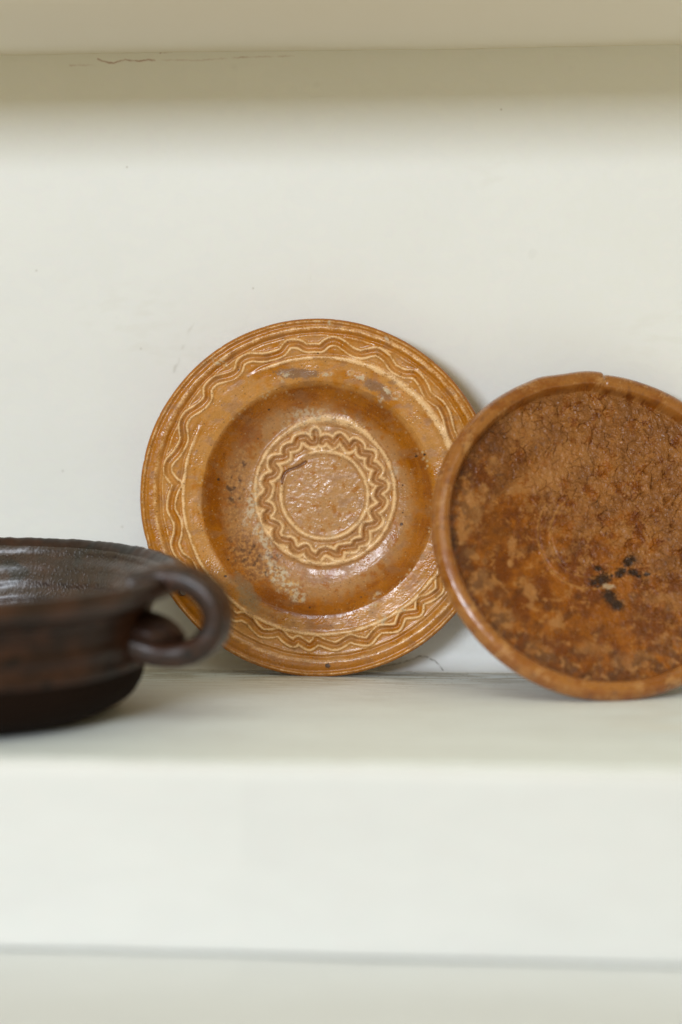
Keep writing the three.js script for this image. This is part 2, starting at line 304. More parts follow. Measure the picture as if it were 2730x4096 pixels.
const PURPLE = [[1190, 1502, 88, 20, 0.02, 0.85], [1500, 1552, 46, 22, 0.35, 0.8], [1545, 1590, 22, 30, -0.6, 0.7], [1570, 1540, 20, 8, 0, 0.5]];
const SPOT = [[874, 1921, 7], [1612, 2095, 7], [1700, 1822, 5], [901, 2311, 6], [1311, 2666, 12], [1080, 1640, 5], [1668, 1826, 6], [1034, 1754, 4], [1240, 2434, 5], [1447, 2390, 4], [1618, 2048, 4], [1617, 1938, 4], [912, 2245, 5], [1277, 1424, 4], [958, 1490, 4]];
function any(list, X, Y, soft, rag) { let a = 0; for (const [x, y, rx, ry, t, s] of list) { if (Math.abs(X - x) > 210 || Math.abs(Y - y) > 210) continue; const d = blob(X, Y, x, y, rx, ry, t) + rag; a = Math.max(a, s * smooth(1 + soft, 1 - soft, d)); } return a; }
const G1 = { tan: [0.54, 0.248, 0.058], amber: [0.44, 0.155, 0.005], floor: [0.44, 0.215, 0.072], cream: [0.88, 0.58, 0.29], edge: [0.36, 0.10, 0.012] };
const plateColor = texture(1000, 1000, (u, v) => {
  const x = (u - 0.5) * 2.04 * R1, y = (v - 0.5) * 2.04 * R1, [X, Y] = traced(x, y), fr = Math.hypot(x, y) / R1;
  const big = fbm(X / 130, Y / 130, 1, 4), mid = fbm(X / 34, Y / 34, 5, 4), fine = fbm(X / 7, Y / 7, 9, 3);
  const fw = Math.hypot(X - 1270, Y - 2012) / 713, turn = Math.atan2(Y - 2000, X - 1290), spin = fbm(Math.cos(turn) * 2.2, Math.sin(turn) * 2.2, fr * 46, 3);   // turning lines
  let c = mix3(G1.tan, G1.amber, smooth(-0.10, 0.30, big * 0.9 + 0.35 * mid + 0.25 * spin));
  c = mix3(c, G1.amber, 0.8 * smooth(0.885, 0.925, fr + 0.02 * mid + 0.03 * big));
  const inWell = smooth(0.662, 0.640, fw + 0.012 * mid), inFloor = smooth(0.575, 0.50, fw + 0.05 * big + 0.04 * mid);
  c = mix3(c, mix3([0.37, 0.118, 0.003], [0.27, 0.076, 0.003], smooth(-0.2, 0.3, big + 0.5 * spin)), 0.95 * inWell);
  c = mix3(c, mix3(G1.floor, [0.34, 0.120, 0.020], smooth(-0.05, 0.35, mid + 0.6 * big)), 0.92 * inFloor);
  c = mix3(c, mix3([0.52, 0.275, 0.105], [0.38, 0.145, 0.020], smooth(0.08, 0.34, mid + 0.5 * fine)), 0.85 * smooth(0.42, 0.40, Math.hypot(X - 1303, Y - 1974) / 713));
  const worn = smooth(0.06, 0.30, fbm(X / 70, Y / 46, 151, 4) + 0.25 * fine); c = mix3(c, [0.30, 0.135, 0.045], 0.5 * worn);      // dull grime
  const [, crest] = relief1(X, Y);
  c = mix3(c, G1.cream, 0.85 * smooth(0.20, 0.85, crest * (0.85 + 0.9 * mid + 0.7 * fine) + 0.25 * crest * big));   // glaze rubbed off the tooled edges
  const g = 1 + 0.22 * mid + 0.22 * fine + 0.06 * spin; c = [c[0] * g, c[1] * g, c[2] * g];
  const rag = 0.9 * mid + 0.7 * fine;
  let k = any(DARK, X, Y, 0.55, rag); c = mix3(c, mix3([0.22, 0.085, 0.022], [0.50, 0.23, 0.06], smooth(-0.15, 0.25, fbm(X / 14, Y / 14, 31, 3))), k);
  if (k > 0.2) c = mix3(c, [0.085, 0.036, 0.014], 0.85 * smooth(0.06, 0.30, fbm(X / 26, Y / 34, 44, 4)) * smooth(0.2, 0.5, k));
  k = any(PURPLE, X, Y, 0.3, 0.6 * rag); c = mix3(c, [0.235, 0.125, 0.066], k);
  k = any(GREY, X, Y, 0.45, 1.1 * rag); c = mix3(c, [0.30, 0.225, 0.135], k * (0.7 + fine));
  k = any(LIME, X, Y, 0.45, 1.25 * rag); { const br = fbm(X / 17, Y / 17, 201, 4); c = mix3(c, mix3([0.60, 0.49, 0.33], [0.62, 0.34, 0.11], smooth(0.02, 0.25, fbm(X / 26, Y / 26, 211, 3))), clamp(k * smooth(-0.20, 0.10, br + 0.3 * fine))); }
  // pale flecks along the edge of the well and on the outer edge
  const cell = cells(X / 15, Y / 15, 5), near = Math.max(gauss(fw - 0.655, 0.02), 0.55 * gauss(fr - 0.985, 0.012)) * smooth(-0.05, 0.3, fbm(X / 90, Y / 90, 61, 2));
  if (cell[2] > 0.45) c = mix3(c, [0.60, 0.44, 0.24], 0.75 * near * smooth(0.45, 0.2, cell[0]));
  const cell2 = cells(X / 26, Y / 26, 17); if (cell2[2] > 0.72) c = mix3(c, [0.10, 0.045, 0.02], 0.7 * smooth(0.085 + 0.05 * cell2[2], 0.04, cell2[0]));
  const cell3 = cells(X / 21, Y / 21, 27); if (cell3[2] > 0.80) c = mix3(c, [0.62, 0.44, 0.23], 0.6 * smooth(0.13, 0.05, cell3[0] + 0.1 * fine));
  for (const [sx, sy, r] of SPOT) if (Math.abs(X - sx) < 20 && Math.abs(Y - sy) < 20) c = mix3(c, [0.045, 0.022, 0.014], 0.9 * smooth(1.25, 0.6, Math.hypot(X - sx, (Y - sy) * 1.2) / r + 0.8 * fine));
  k = dScar(X, Y); if (k < 14) c = mix3(c, [0.20, 0.075, 0.022], 0.95 * smooth(7, 4.5, k + 3 * fine));
  c = mix3(c, G1.edge, 0.7 * smooth(0.990, 0.998, fr + 0.004 * mid));
  return c;
}, true, true);
const plateRough = texture(768, 768, (u, v) => {
  const x = (u - 0.5) * 2.04 * R1, y = (v - 0.5) * 2.04 * R1, [X, Y] = traced(x, y), rag = fbm(X / 30, Y / 30, 5, 3) + fbm(X / 7, Y / 7, 9, 2);
  const worn = smooth(0.06, 0.30, fbm(X / 70, Y / 46, 151, 4) + 0.2 * rag);
  return clamp(0.25 + 0.2 * fbm(X / 40, Y / 40, 14, 3) + 0.25 * worn + 0.55 * Math.max(any(LIME, X, Y, 0.5, rag), any(DARK, X, Y, 0.5, rag), any(GREY, X, Y, 0.5, rag)), 0.11, 0.92);
}, false);
const plateBump = texture(768, 768, (u, v) => {
  const x = (u - 0.5) * 2.04 * R1, y = (v - 0.5) * 2.04 * R1, [X, Y] = traced(x, y), t = Math.atan2(y, x), r = Math.hypot(x, y) / R1;
  const pit = smooth(-0.05, 0.25, fbm(X / 100, Y / 100, 161, 3)), rag = fbm(X / 30, Y / 30, 5, 3) + fbm(X / 7, Y / 7, 9, 2), q = cells(X / 11, Y / 11, 171);
  const crust = Math.max(any(LIME, X, Y, 0.4, rag), any(DARK, X, Y, 0.4, rag), any(GREY, X, Y, 0.4, rag));
  return 0.42 + (0.10 + 0.24 * pit + 0.3 * crust) * fbm(X / 8, Y / 8, 3, 3) - 0.22 * pit * smooth(0.35, 0.1, q[0]) * (q[2] > 0.5 ? 1 : 0) + 0.14 * fbm(X / 26, Y / 26, 13, 2) + 0.16 * fbm(Math.cos(t) * 3, Math.sin(t) * 3, r * 60, 2) + 0.22 * crust;
}, false);
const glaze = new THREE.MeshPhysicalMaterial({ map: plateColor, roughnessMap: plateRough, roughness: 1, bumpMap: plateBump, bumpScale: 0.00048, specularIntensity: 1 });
const bareClay = new THREE.MeshStandardMaterial({ map: plateColor, roughness: 0.8, bumpMap: plateBump, bumpScale: 0.0006 });
const HOLE = [(727 - 1272) * K1, -(2376 - 2000) * K1, 17 * K1];
{
  const t = thing('patterned_plate', 'round honey-brown glazed plate with zigzag rings, standing upright between pot and dish', 'plate', [0.008, 0, 0.030]);
  t.rotation.order = 'YXZ'; t.rotation.set(rad(-1.2), 0, 0);
  const fr = [], NC = 1300;
  for (let i = 0; i <= 300; i++) fr.push(0.02 + 0.95 * Math.pow(i / 300, 0.86));
  for (let i = 1; i <= 22; i++) fr.push(0.97 + 0.03 * Math.sin(i / 22 * Math.PI / 2));
  const front = fr.length, back = 46, rows = front + back;
  const back1 = curve([[0, -0.0305], [0.42, -0.0305], [0.46, -0.0322], [0.50, -0.0322], [0.54, -0.0285], [0.62, -0.0195], [0.70, -0.0125], [0.85, -0.0085], [0.96, -0.0062], [0.985, -0.0052], [1, -0.0034]]);
  const outline = (a) => R1 * (1 + 0.0035 * n3(Math.cos(a) * 1.3, Math.sin(a) * 1.3, 3) + 0.0016 * n3(Math.cos(a) * 6, Math.sin(a) * 6, 8) - 0.0022 * smooth(0.5, 1, n3(Math.cos(a) * 22, Math.sin(a) * 22, 5) * 1.6));
  const g = revolve(rows, NC, (r, c) => {
    const a = c / NC * 2 * Math.PI, Ra = outline(a), f = r < front ? fr[r] : 1 - (1 - 0.02) * Math.pow((r - front + 1) / back, 1.35);
    let x = Math.cos(a) * f * Ra, y = Math.sin(a) * f * Ra, z;
    const dx = x - HOLE[0], dy = y - HOLE[1], dh = Math.hypot(dx, dy);            // the hanging hole: pull the nearest points onto its edge
    if (dh < HOLE[2] + 0.0005 && dh > HOLE[2] - 0.0007) { x = HOLE[0] + dx / dh * HOLE[2]; y = HOLE[1] + dy / dh * HOLE[2]; }
    if (r < front) {
      const [X, Y] = traced(x, y), edge = clamp((f - 0.982) / 0.018);
      z = base1(f) + (f < 0.985 ? relief1(X, Y)[0] : relief1(X, Y)[0] * (1 - edge)) + (f < 0.24 ? 0.00030 : 0.00009) * fbm(X / 20, Y / 20, 71, 3) + 0.0005 * fbm(X / 120, Y / 120, 81, 2) - 0.0024 * (1 - Math.sqrt(Math.max(0, 1 - edge * edge)));
      const lime = any(LIME, X, Y, 0.6, 0); if (lime > 0) z += lime * 0.00025 * (0.6 + 1.5 * fbm(X / 9, Y / 9, 91, 2));
    } else z = back1(f);
    return [x, y + R1, z, x / (2.04 * R1) + 0.5, y / (2.04 * R1) + 0.5];
  });
  // close the two centres
  const parts = split(g, (i, j, k) => {
    const p = g.attributes.position, mx = (p.getX(i) + p.getX(j) + p.getX(k)) / 3, my = (p.getY(i) + p.getY(j) + p.getY(k)) / 3 - R1;
    if (Math.hypot(mx - HOLE[0], my - HOLE[1]) < HOLE[2] - 0.0001) return null;
    const row = Math.max(i, j, k) / NC | 0;
    if (row >= front + 1) return 'underside';
    const f = fr[Math.min(row, front - 1)]; return f < 0.425 ? 'medallion' : f < 0.655 ? 'well' : 'rim';
  });
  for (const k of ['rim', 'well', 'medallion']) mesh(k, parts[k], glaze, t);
  mesh('underside', parts.underside, bareClay, t);
  for (const [name, z, m, flip] of [['medallion', base1(0), glaze, 1], ['underside', back1(0), bareClay, -1]]) {
    const d = revolve(3, NC / 4, (r, c) => { const a = c / (NC / 4) * 2 * Math.PI * flip, f = [0, 0.012, 0.0215][r], x = Math.cos(a) * f * R1, y = Math.sin(a) * f * R1, [X, Y] = traced(x, y); return [x, y + R1, z + (flip > 0 ? 0.00030 * fbm(X / 20, Y / 20, 71, 3) + 0.0005 * fbm(X / 120, Y / 120, 81, 2) : 0), x / (2.04 * R1) + 0.5, y / (2.04 * R1) + 0.5]; });
    const o = t.children.find((q) => q.name === name), A = o.geometry, add = A.attributes.position.count, cat = (n) => new THREE.Float32BufferAttribute([...A.attributes[n].array, ...d.attributes[n].array], A.attributes[n].itemSize);
    const b = new THREE.BufferGeometry(); for (const n of ['position', 'normal', 'uv']) b.setAttribute(n, cat(n));
    b.setIndex([...A.index.array, ...Array.from(d.index.array, (q) => q + add)]); o.geometry = b;
  }
  const tube = new THREE.CylinderGeometry(HOLE[2], HOLE[2], 0.0075, 40, 1, true); tube.rotateX(Math.PI / 2); tube.translate(HOLE[0], HOLE[1] + R1, -0.0062);
  mesh('hanging_hole', tube, bareClay, t);
}

// ------------------------------------------------------------------ the worn shallow dish
const R2 = 0.1125, K2 = R2 / 647, C2 = [2389, 2142];
const on2 = (x, y) => [C2[0] + (x * 0.985 - y * 0.045) / K2, C2[1] - (y * 0.965 + x * -0.045) / K2];      // dish metres -> units of the tracing
const base2 = curve([[0, -0.0205], [0.2, -0.0200], [0.5, -0.0165], [0.75, -0.0118], [0.85, -0.0104], [0.882, -0.0102], [0.889, -0.0080], [0.894, -0.0045], [0.906, -0.0008], [0.935, 0.0004], [0.965, -0.0006], [0.988, -0.0035], [1, -0.0075]]);
const rough2 = (X, Y) => smooth(-420, 260, (X - 2389) * 0.75 - (Y - 2142) * 1.0 + 190 * fbm(X / 160, Y / 160, 4, 3));      // more flaking towards the upper right
const RING2 = [[2380, 2122, 204], [2384, 2124, 160]];
const PIT = [[2636, 1931, 16.1], [2676, 1916, 18.4], [2658, 1978, 14.9], [2691, 1961, 13.8], [2626, 1961, 10.3], [2601, 1906, 9.2], [2698, 1856, 13.8], [2646, 1876, 9.2], [2676, 2016, 11.5], [2586, 1986, 9.2], [2701, 2036, 10.3], [2646, 2051, 9.2], [2691, 2116, 10.3]];
function height2(X, Y, f) {
  const w = rough2(X, Y), inn = smooth(0.885, 0.86, f);
  const wx = X + 14 * n3(X / 30, Y / 30, 1) + 26 * n3(X / 90, Y / 90, 2), wy = Y + 14 * n3(X / 30, Y / 30, 6) + 26 * n3(X / 90, Y / 90, 9);
  const c = cells(wx / 34, wy / 34, 40), c2 = cells(wx / 15, wy / 15, 50), crack = gauss(c[1] - c[0], 0.10), crack2 = gauss(c2[1] - c2[0], 0.14);
  let h = inn * (0.0015 * w * (c[2] - 0.5) - 0.0012 * w * crack * smooth(-0.15, 0.3, n3(X / 48, Y / 48, 31)) - 0.0005 * w * crack2 * smooth(-0.1, 0.3, n3(X / 36, Y / 36, 33)) + (0.0004 + 0.0012 * w) * fbm(X / 24, Y / 24, 3, 4) + 0.0008 * fbm(X / 110, Y / 110, 13, 2));
  for (const [px, py, r] of PIT) { const d = Math.hypot(X - px, Y - py); if (d < 3 * r) h -= 0.0026 * gauss(d, r * (0.85 + 0.3 * n3(X / 8, Y / 8))); }
  for (const [cx, cy, r] of RING2) { const d = Math.hypot(X - cx, (Y - cy) * 1.0) - r, vis = smooth(-0.25, 0.5, Math.cos(Math.atan2(Y - cy, X - cx) - 2.6)); h -= 0.0007 * gauss(d, 4.5) * (0.35 + 0.65 * vis); h += 0.0004 * gauss(d - 8, 5) * vis; }
  return h + (1 - inn) * 0.00025 * fbm(X / 40, Y / 40, 8, 3);
}
const STAIN = [[2393, 2254, 12, 10, 0], [2404, 2298, 34, 22, -0.2], [2376, 2310, 16, 8, 0], [2429, 2368, 24, 30, -0.5], [2454, 2398, 30, 18, 0.6], [2479, 2278, 26, 14, -0.5], [2514, 2240, 18, 22, 0.6], [2524, 2280, 22, 12, 0.1], [2579, 2293, 12, 7, 0], [2549, 2298, 9, 6, 0], [2444, 2286, 8, 6, 0]];
// larger bare flakes and darker fields of glaze: [x, y, rx, ry, turn, strength]
const CLAY2 = [[1912, 2010, 46, 56, 0.3, 0.85], [1880, 2085, 34, 40, 0, 0.7], [1905, 2180, 28, 18, 0.4, 0.8], [1935, 2290, 44, 40, 0.5, 0.7], [2012, 2420, 50, 34, 0.7, 0.75], [2065, 2150, 16, 34, 0.2, 0.8], [2055, 2215, 10, 14, 0, 0.9], [2122, 2325, 22, 38, -0.3, 0.8], [2205, 2455, 22, 18, 0.2, 0.8], [2225, 2430, 14, 16, 0, 0.8], [2120, 2380, 14, 10, 0, 0.7], [2020, 1680, 26, 12, 0.2, 0.7], [2200, 1905, 110, 42, -0.3, 0.75], [2290, 1840, 90, 60, -0.4, 0.6], [2010, 1830, 20, 14, 0.3, 0.75], [1960, 1935, 20, 16, 0.2, 0.8], [2130, 1720, 70, 50, 0.2, 0.5], [2640, 2390, 30, 18, 0, 0.6], [2330, 2560, 60, 24, 0.2, 0.45], [2480, 2620, 80, 26, -0.1, 0.45], [1830, 2230, 16, 40, -0.2, 0.6], [2150, 2560, 50, 24, 0.6, 0.5]];
const DIM2 = [[2000, 1760, 90, 70, -0.7, 0.75], [2080, 1870, 120, 40, -0.6, 0.6], [1860, 1880, 40, 70, 0.3, 0.6], [2000, 2090, 70, 70, 0, 0.5], [1960, 2480, 60, 50, 0.7, 0.6], [2150, 2620, 110, 40, 0.4, 0.65], [2400, 2680, 150, 40, 0, 0.55], [2560, 2450, 90, 60, 0, 0.4], [2680, 2300, 60, 90, 0, 0.4], [2000, 2340, 40, 40, 0, 0.5], [2350, 2480, 120, 50, 0.2, 0.35]];
const dishColor = texture(1000, 1000, (u, v) => {
  const x = (u - 0.5) * 2.06 * R2, y = (v - 0.5) * 2.06 * R2, f = Math.hypot(x, y) / R2, [X, Y] = on2(x, y), w = rough2(X, Y);
  const big = fbm(X / 120, Y / 120, 21, 4), mid = fbm(X / 32, Y / 32, 25, 4), fine = fbm(X / 8, Y / 8, 29, 3), patch = fbm(X / 55 + 9, Y / 55, 33, 4);
  const patch2 = fbm(X / 34 + 5, Y / 34, 133, 4), patch3 = fbm(X / 130, Y / 130 + 4, 143, 3);
  let c = mix3([0.17, 0.042, 0.0025], [0.31, 0.092, 0.005], smooth(-0.22, 0.3, big + 0.4 * mid));
  c = mix3(c, mix3([0.37, 0.152, 0.036], [0.29, 0.116, 0.030], smooth(-0.2, 0.2, patch3)), 0.85 * smooth(0.26 - 0.55 * w, 0.42 - 0.45 * w, patch + 0.45 * fine + 0.35 * patch3));      // clay where the glaze has flaked off
  c = mix3(c, [0.105, 0.032, 0.007], (0.8 - 0.55 * w) * smooth(0.02, 0.40, fbm(X / 60, Y / 52, 37, 5) + 0.4 * fine + 0.3 * patch3));
  c = mix3(c, [0.43, 0.185, 0.048], (0.75 - 0.4 * w) * smooth(0.16, 0.34, patch2 + 0.5 * fine + 0.3 * patch3));
  const rag = 0.9 * mid + 0.8 * fine;
  c = mix3(c, [0.155, 0.048, 0.008], any(DIM2, X, Y, 0.6, rag)); c = mix3(c, mix3([0.45, 0.205, 0.062], [0.36, 0.145, 0.036], smooth(-0.1, 0.25, fine + 0.5 * mid)), any(CLAY2, X, Y, 0.35, 1.2 * rag));
  const band = smooth(0.62, 0.82, f + 0.06 * big) * smooth(-0.10, 0.12, fbm(X / 50, Y / 50, 53, 5)); c = mix3(c, [0.105, 0.040, 0.014], 0.72 * band * (1 - 0.7 * w));
  c = mix3(c, [0.48, 0.225, 0.070], 0.75 * (1 - w) * smooth(0.62, 0.9, f) * smooth(0.17, 0.27, fbm(X / 28, Y / 28, 57, 4)));
  const c1 = cells((X + 14 * n3(X / 30, Y / 30, 1) + 26 * n3(X / 90, Y / 90, 2)) / 34, (Y + 14 * n3(X / 30, Y / 30, 6) + 26 * n3(X / 90, Y / 90, 9)) / 34, 40);
  c = mix3(c, [0.12, 0.055, 0.022], 0.3 * w * smooth(0.07, 0.02, c1[1] - c1[0]) * smooth(-0.2, 0.2, mid));
  c = mix3(c, [0.070, 0.036, 0.020], 0.5 * smooth(0.34, 0.50, fbm(X / 24, Y / 24, 183, 4) + 0.3 * patch3));
  for (const [cx, cy, r] of RING2) { const d = Math.hypot(X - cx, Y - cy) - r; c = mix3(c, [0.56, 0.26, 0.075], 0.85 * gauss(d - 5, 4.2) * smooth(-0.25, 0.5, Math.cos(Math.atan2(Y - cy, X - cx) - 2.6)) * smooth(-0.35, 0.05, mid)); }
  let k = 0; for (const [sx, sy, rx, ry, t] of STAIN) k = Math.max(k, smooth(1.65, 0.65, blob(X, Y, sx, sy, rx, ry, t) + 0.9 * fine + 0.6 * mid)); c = mix3(c, [0.020, 0.009, 0.005], 0.93 * k);
  c = mix3(c, [0.52, 0.37, 0.22], 0.85 * smooth(1.2, 0.7, blob(X, Y, 2428, 2326, 24, 11, 0.1) + fine));
  // the rolled rim keeps its smooth glaze
  const rim = smooth(0.884, 0.894, f + 0.004 * mid);
  let q = mix3([0.37, 0.140, 0.024], [0.28, 0.085, 0.008], smooth(-0.2, 0.3, big + 0.6 * mid)); q = mix3(q, [0.50, 0.25, 0.085], 0.7 * smooth(0.12, 0.4, patch + 0.5 * fine));
  q = mix3(q, [0.20, 0.075, 0.022], 0.6 * smooth(0.15, 0.4, fbm(X / 30, Y / 30, 73, 3)));
  c = mix3(c, q, rim);
  const g = 0.92 + 0.25 * fine + 0.12 * mid; return [c[0] * g, c[1] * g, c[2] * g];
}, true, true);
const dishRough = texture(768, 768, (u, v) => {
  const x = (u - 0.5) * 2.06 * R2, y = (v - 0.5) * 2.06 * R2, f = Math.hypot(x, y) / R2, [X, Y] = on2(x, y);
  return lerp(clamp(0.34 + 0.3 * fbm(X / 40, Y / 40, 14, 3), 0.2, 0.75), 0.30 + 0.15 * fbm(X / 30, Y / 30, 44, 2), smooth(0.868, 0.885, f));
}, false);
const dishBump = texture(768, 768, (u, v) => {
  const x = (u - 0.5) * 2.06 * R2, y = (v - 0.5) * 2.06 * R2, [X, Y] = on2(x, y), c = cells(X / 9, Y / 9, 90);
  return 0.5 + 0.3 * fbm(X / 10, Y / 10, 3, 3) + 0.25 * rough2(X, Y) * (c[1] - c[0] - 0.35);
}, false);
const dishMat = new THREE.MeshPhysicalMaterial({ map: dishColor, roughnessMap: dishRough, roughness: 1, bumpMap: dishBump, bumpScale: 0.0011, specularIntensity: 0.6 });
const rimMat = new THREE.MeshPhysicalMaterial({ map: dishColor, roughnessMap: dishRough, roughness: 1, bumpMap: dishBump, bumpScale: 0.0002, specularIntensity: 0.5, clearcoat: 0.7, clearcoatRoughness: 0.24 });
{
  const t = thing('worn_dish', 'rust-brown shallow dish with rolled rim, flaking glaze and black stains, leaning at the right', 'dish', [0.213, 0.0030, 0.110]);
  t.rotation.order = 'YXZ'; t.rotation.set(rad(-23.5), rad(17), 0);
  const NC = 900, fr = [];
  for (let i = 0; i <= 250; i++) fr.push(0.02 + 0.85 * Math.pow(i / 250, 0.85));
  for (let i = 1; i <= 60; i++) fr.push(0.87 + 0.13 * Math.sin(i / 60 * Math.PI / 2));
  const front = fr.length, back = 46, back2 = curve([[0, -0.0270], [0.40, -0.0270], [0.44, -0.0290], [0.50, -0.0285], [0.80, -0.0190], [0.92, -0.0155], [0.96, -0.0145], [0.985, -0.0122], [1, -0.0090]]);
  const outline = (a) => {
    const d = a * 180 / Math.PI; let r = R2 * (1 + 0.004 * n3(Math.cos(a) * 1.6, Math.sin(a) * 1.6, 13) + 0.0016 * n3(Math.cos(a) * 7, Math.sin(a) * 7, 18));
    if (d > 45 && d < 84) r -= 0.0010 * smooth(83.4, 82.6, d) * smooth(50, 72, d);          // where a piece of the rim broke off
    if (d > 82 && d < 112) r += 0.0006 * Math.sin((d - 82) / 30 * Math.PI * 3) * smooth(112, 104, d);
    return r;
  };
  const g = revolve(front + back, NC, (r, c) => {
    const a = c / NC * 2 * Math.PI, Ra = outline(a), f = r < front ? fr[r] : 1 - 0.98 * Math.pow((r - front + 1) / back, 1.35), x = Math.cos(a) * f * Ra, y = Math.sin(a) * f * Ra, [X, Y] = on2(x, y);
    const deg = a * 180 / Math.PI, notch = r < front && f > 0.88 ? -0.0009 * gauss(deg - 82.2, 0.7) - 0.0005 * smooth(83.4, 82.6, deg) * smooth(74, 81, deg) : 0;
    return [x, y + R2, (r < front ? base2(f) + height2(X, Y, f) * (1 - smooth(0.97, 1, f)) + notch : back2(f)), x / (2.06 * R2) + 0.5, y / (2.06 * R2) + 0.5];
  });
  const parts = split(g, (i, j, k) => { const row = Math.max(i, j, k) / NC | 0; return row >= front + 1 ? 'underside' : fr[Math.min(row, front - 1)] < 0.888 ? 'basin' : 'rim'; });
  for (const k of ['basin', 'rim', 'underside']) mesh(k, parts[k], k === 'basin' ? dishMat : rimMat, t);
  for (const [name, s] of [['basin', 1], ['underside', -1]]) {
    const d = revolve(3, NC / 4, (r, c) => { const a = c / (NC / 4) * 2 * Math.PI * s, f = [0, 0.012, 0.0215][r], x = Math.cos(a) * f * R2, y = Math.sin(a) * f * R2, [X, Y] = on2(x, y); return [x, y + R2, s > 0 ? base2(f) + height2(X, Y, f) : back2(f), x / (2.06 * R2) + 0.5, y / (2.06 * R2) + 0.5]; });
    const o = t.children.find((q) => q.name === name), A = o.geometry, add = A.attributes.position.count, b = new THREE.BufferGeometry();
    for (const n of ['position', 'normal', 'uv']) b.setAttribute(n, new THREE.Float32BufferAttribute([...A.attributes[n].array, ...d.attributes[n].array], A.attributes[n].itemSize));
    b.setIndex([...A.index.array, ...Array.from(d.index.array, (q) => q + add)]); o.geometry = b;
  }
}

// ------------------------------------------------------------------ the dark pot
const potColor = texture(1024, 512, (u, v) => {
  const a = u * 2 * Math.PI, x = Math.cos(a) * 6, z = Math.sin(a) * 6, m = fbm(x, z, v * 14, 4), s = fbm(x * 0.7, z * 0.7, v * 60, 3), f = fbm(x * 9, z * 9, v * 120, 2);
  let c = mix3([0.022, 0.0088, 0.0044], [0.046, 0.0165, 0.0070], smooth(-0.2, 0.4, m + 0.4 * s));
  c = mix3(c, [0.008, 0.0045, 0.003], smooth(0.1, 0.4, fbm(x, z, v * 20 + 9, 3)));
  const g = 1 + 0.4 * f; return [c[0] * g, c[1] * g, c[2] * g];
}, true);
const potBump = texture(1024, 512, (u, v) => { const a = u * 2 * Math.PI, x = Math.cos(a), z = Math.sin(a); return 0.5 + 0.25 * fbm(x * 34, z * 34, v * 90, 3) + 0.3 * fbm(x * 5, z * 5, v * 90 + 4, 2); }, false);
const grain = texture(1536, 576, (u, v) => { const c = cells(u * 480, v * 210, 70); return 0.2 + 0.8 * smooth(0.62, 0.1, c[0]) * Math.pow(c[2], 1.6) + 0.25 * fbm(u * 110, v * 60, 2, 3); }, false);
const potMat = new THREE.MeshPhysicalMaterial({ map: potColor, bumpMap: potBump, bumpScale: 0.0008, roughness: 0.52, specularIntensity: 0.35, clearcoat: 0.22, clearcoatRoughness: 0.33 });
const potGloss = new THREE.MeshPhysicalMaterial({ map: potColor, bumpMap: grain, bumpScale: 0.0012, roughness: 0.45, clearcoat: 1, clearcoatRoughness: 0.36 });
const lipMat = new THREE.MeshPhysicalMaterial({ map: potColor, bumpMap: potBump, bumpScale: 0.0005, roughness: 0.45, specularIntensity: 0.45, clearcoat: 0.45, clearcoatRoughness: 0.3 });
const soot = new THREE.MeshPhysicalMaterial({ specularIntensity: 0.25, color: new THREE.Color().setRGB(0.010, 0.0042, 0.0018), bumpMap: potBump, bumpScale: 0.001, roughness: 0.9 });
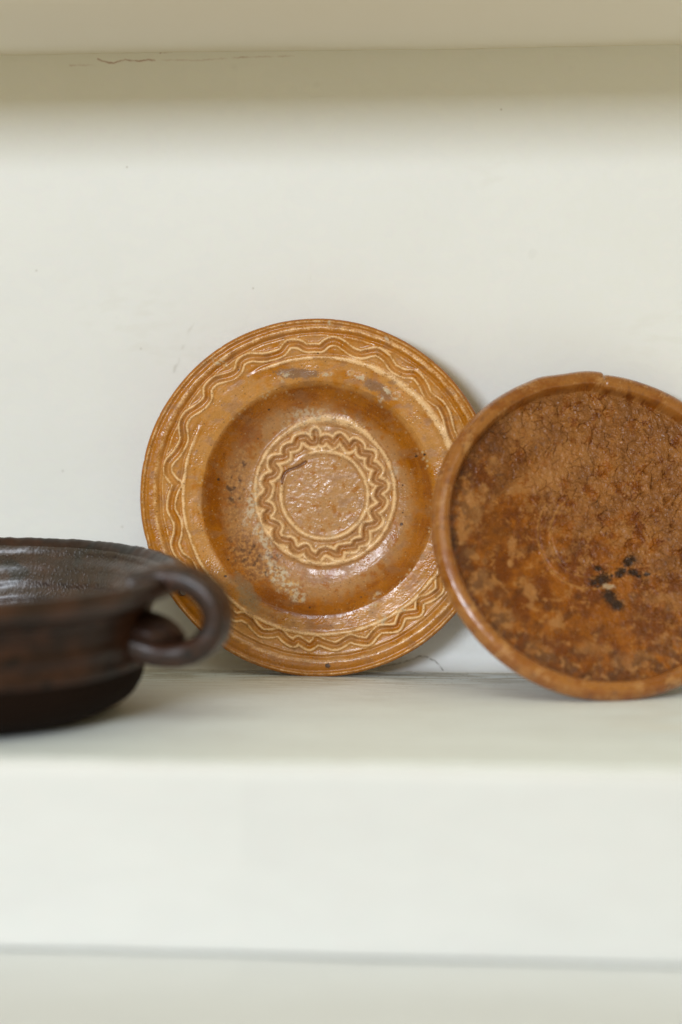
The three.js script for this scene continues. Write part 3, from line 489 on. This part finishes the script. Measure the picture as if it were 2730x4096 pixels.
{
  const t = thing('dark_pot', 'dark brown glazed earthenware pot with loop handle, cut by the left edge', 'pot', [-0.203, 0, 0.182]);
  // profile from the middle of the base, up the outside, over the lip and down the inside: [radius, height]
  const P = [[0.0, 0.0], [0.055, 0.0], [0.068, 0.0003], [0.080, 0.0035], [0.0915, 0.0095], [0.0985, 0.0165], [0.1030, 0.026], [0.1045, 0.0325], [0.1068, 0.0355], [0.1072, 0.039], [0.1062, 0.043], [0.1078, 0.048], [0.1082, 0.0515], [0.1072, 0.056], [0.1080, 0.063], [0.1095, 0.069], [0.1125, 0.0745], [0.1200, 0.0785], [0.1275, 0.0815], [0.1305, 0.0855], [0.1307, 0.0905], [0.1290, 0.0945], [0.1255, 0.0952], [0.1222, 0.0928], [0.1195, 0.0878], [0.1180, 0.0842], [0.1145, 0.0800], [0.1110, 0.0740], [0.1075, 0.0650], [0.1040, 0.0520], [0.1015, 0.0400], [0.0975, 0.0270], [0.0900, 0.0160], [0.0780, 0.0095], [0.055, 0.0075], [0.0, 0.0070]];
  const path = new THREE.CatmullRomCurve3(P.map(([r, y]) => new THREE.Vector3(r > 0 ? r + 0.016 : 0, y, 0)), false, 'catmullrom', 0.5), ROWS = 330, NC = 420;
  const pts = []; for (let i = 0; i < ROWS; i++) { const q = path.getPointAt(i / (ROWS - 1)); pts.push([Math.max(0, q.x), Math.max(0, q.y)]); }
  const top = pts.reduce((b, p, i) => p[1] > pts[b][1] ? i : b, 0), iLip = pts.findIndex((p, i) => i > 20 && p[1] > 0.077), iBase = pts.findIndex((p) => p[1] > 0.0335), iIn = pts.findIndex((p, i) => i > top && p[1] < 0.0905);
  const g = revolve(ROWS, NC, (r, c) => {
    const a = c / NC * 2 * Math.PI, [pr, py] = pts[r], x = Math.cos(a), z = -Math.sin(a), u = c / NC, v = r / ROWS;
    const w = smooth(0.02, 0.06, pr), n = 0.0011 * fbm(x * 2.2, z * 2.2, py * 30, 3) + 0.0004 * fbm(x * 16, z * 16, py * 160, 3), tool = 0.00035 * Math.sin(py * 620 + 3 * fbm(x * 2, z * 2, 4, 2)) * (r > top ? 1 : 0.6);
    const lip = smooth(0.086, 0.095, py), ragged = lip * 0.0009 * (fbm(x * 26, z * 26, 3, 3) - 0.4 * smooth(0.2, 0.5, n3(x * 9, z * 9, 7)));
    const rr = pr + w * (n + tool);
    return [rr * x, 0.975 * py + ragged - (0.0035 * z + 0.0012) * smooth(0.04, 0.09, py) + (py > 0.005 ? 0.0010 * n3(x * 1.4, z * 1.4, 5) : 0), rr * z, u, v];
  });
  const parts = split(g, (i, j, k) => { const row = Math.max(i, j, k) / NC | 0; return row <= iBase ? 'base' : row <= iLip ? 'body' : row <= iIn ? 'lip' : 'inside'; });
  mesh('base', parts.base, soot, t).userData.label = 'soot-black rounded foot of the pot';
  mesh('body', parts.body, potMat, t); mesh('lip', parts.lip, lipMat, t); mesh('inside', parts.inside, potGloss, t);
  // loop handle: a rounded strap that leaves the lip, swings out and returns to the belly
  const H = new THREE.CatmullRomCurve3([[0.126, 0.0850], [0.142, 0.0895], [0.157, 0.0880], [0.1685, 0.0810], [0.1745, 0.0695], [0.1725, 0.0575], [0.1640, 0.0485], [0.151, 0.0435], [0.136, 0.0440], [0.120, 0.0485], [0.106, 0.0520]].map(([r, y]) => new THREE.Vector3(r, y, 0)), false, 'catmullrom', 0.5);
  const HR = 110, HC = 40, hg = revolve(HR, HC, (r, c) => {
    const s = r / (HR - 1), p = H.getPointAt(s), d = H.getTangentAt(s), nx = d.y, ny = -d.x, b = c / HC * 2 * Math.PI, end = smooth(0.14, 0.0, s) + smooth(0.80, 1, s);
    const ca = Math.cos(b), sa = Math.sin(b), pw = (q) => Math.sign(q) * Math.pow(Math.abs(q), 0.68), half = 0.0122 + 0.008 * smooth(0.14, 0, s) + 0.002 * smooth(0.8, 1, s), thick = 0.0086 + 0.0025 * smooth(0.14, 0, s) - 0.001 * smooth(0.75, 1, s);
    const groove = 1 - 0.24 * gauss(sa, 0.45) * (ca < 0 ? 1 : 0.5);
    const du = pw(ca) * thick * groove * (1 + 0.16 * n3(s * 7, b * 0.8, 3) + 0.05 * n3(s * 30, b * 2, 5)), dv = pw(sa) * half * (1 + 0.14 * n3(s * 6, b * 0.5, 8));
    return [p.x - nx * du, p.y - ny * du, dv, c / HC * 0.4, s];
  });
  const azimuth = rad(-9), arm = mesh('handle', hg, lipMat, t); arm.rotation.y = azimuth;
  const lump = new THREE.SphereGeometry(1, 48, 32), lp = lump.attributes.position;
  for (let i = 0; i < lp.count; i++) { const x = lp.getX(i), y = lp.getY(i), z = lp.getZ(i), k = 1 + 0.16 * fbm(x * 1.4, y * 1.4, z * 1.4 + 5, 2); lp.setXYZ(i, 0.1270 + 0.0240 * x * k, 0.0560 + 0.0120 * y * k - 0.16 * 0.024 * x, 0.016 * z * k - 0.006); }
  lump.computeVertexNormals(); const knob = mesh('handle_root', lump, potMat, t); knob.rotation.y = azimuth;
}

renderer.render(scene, camera);
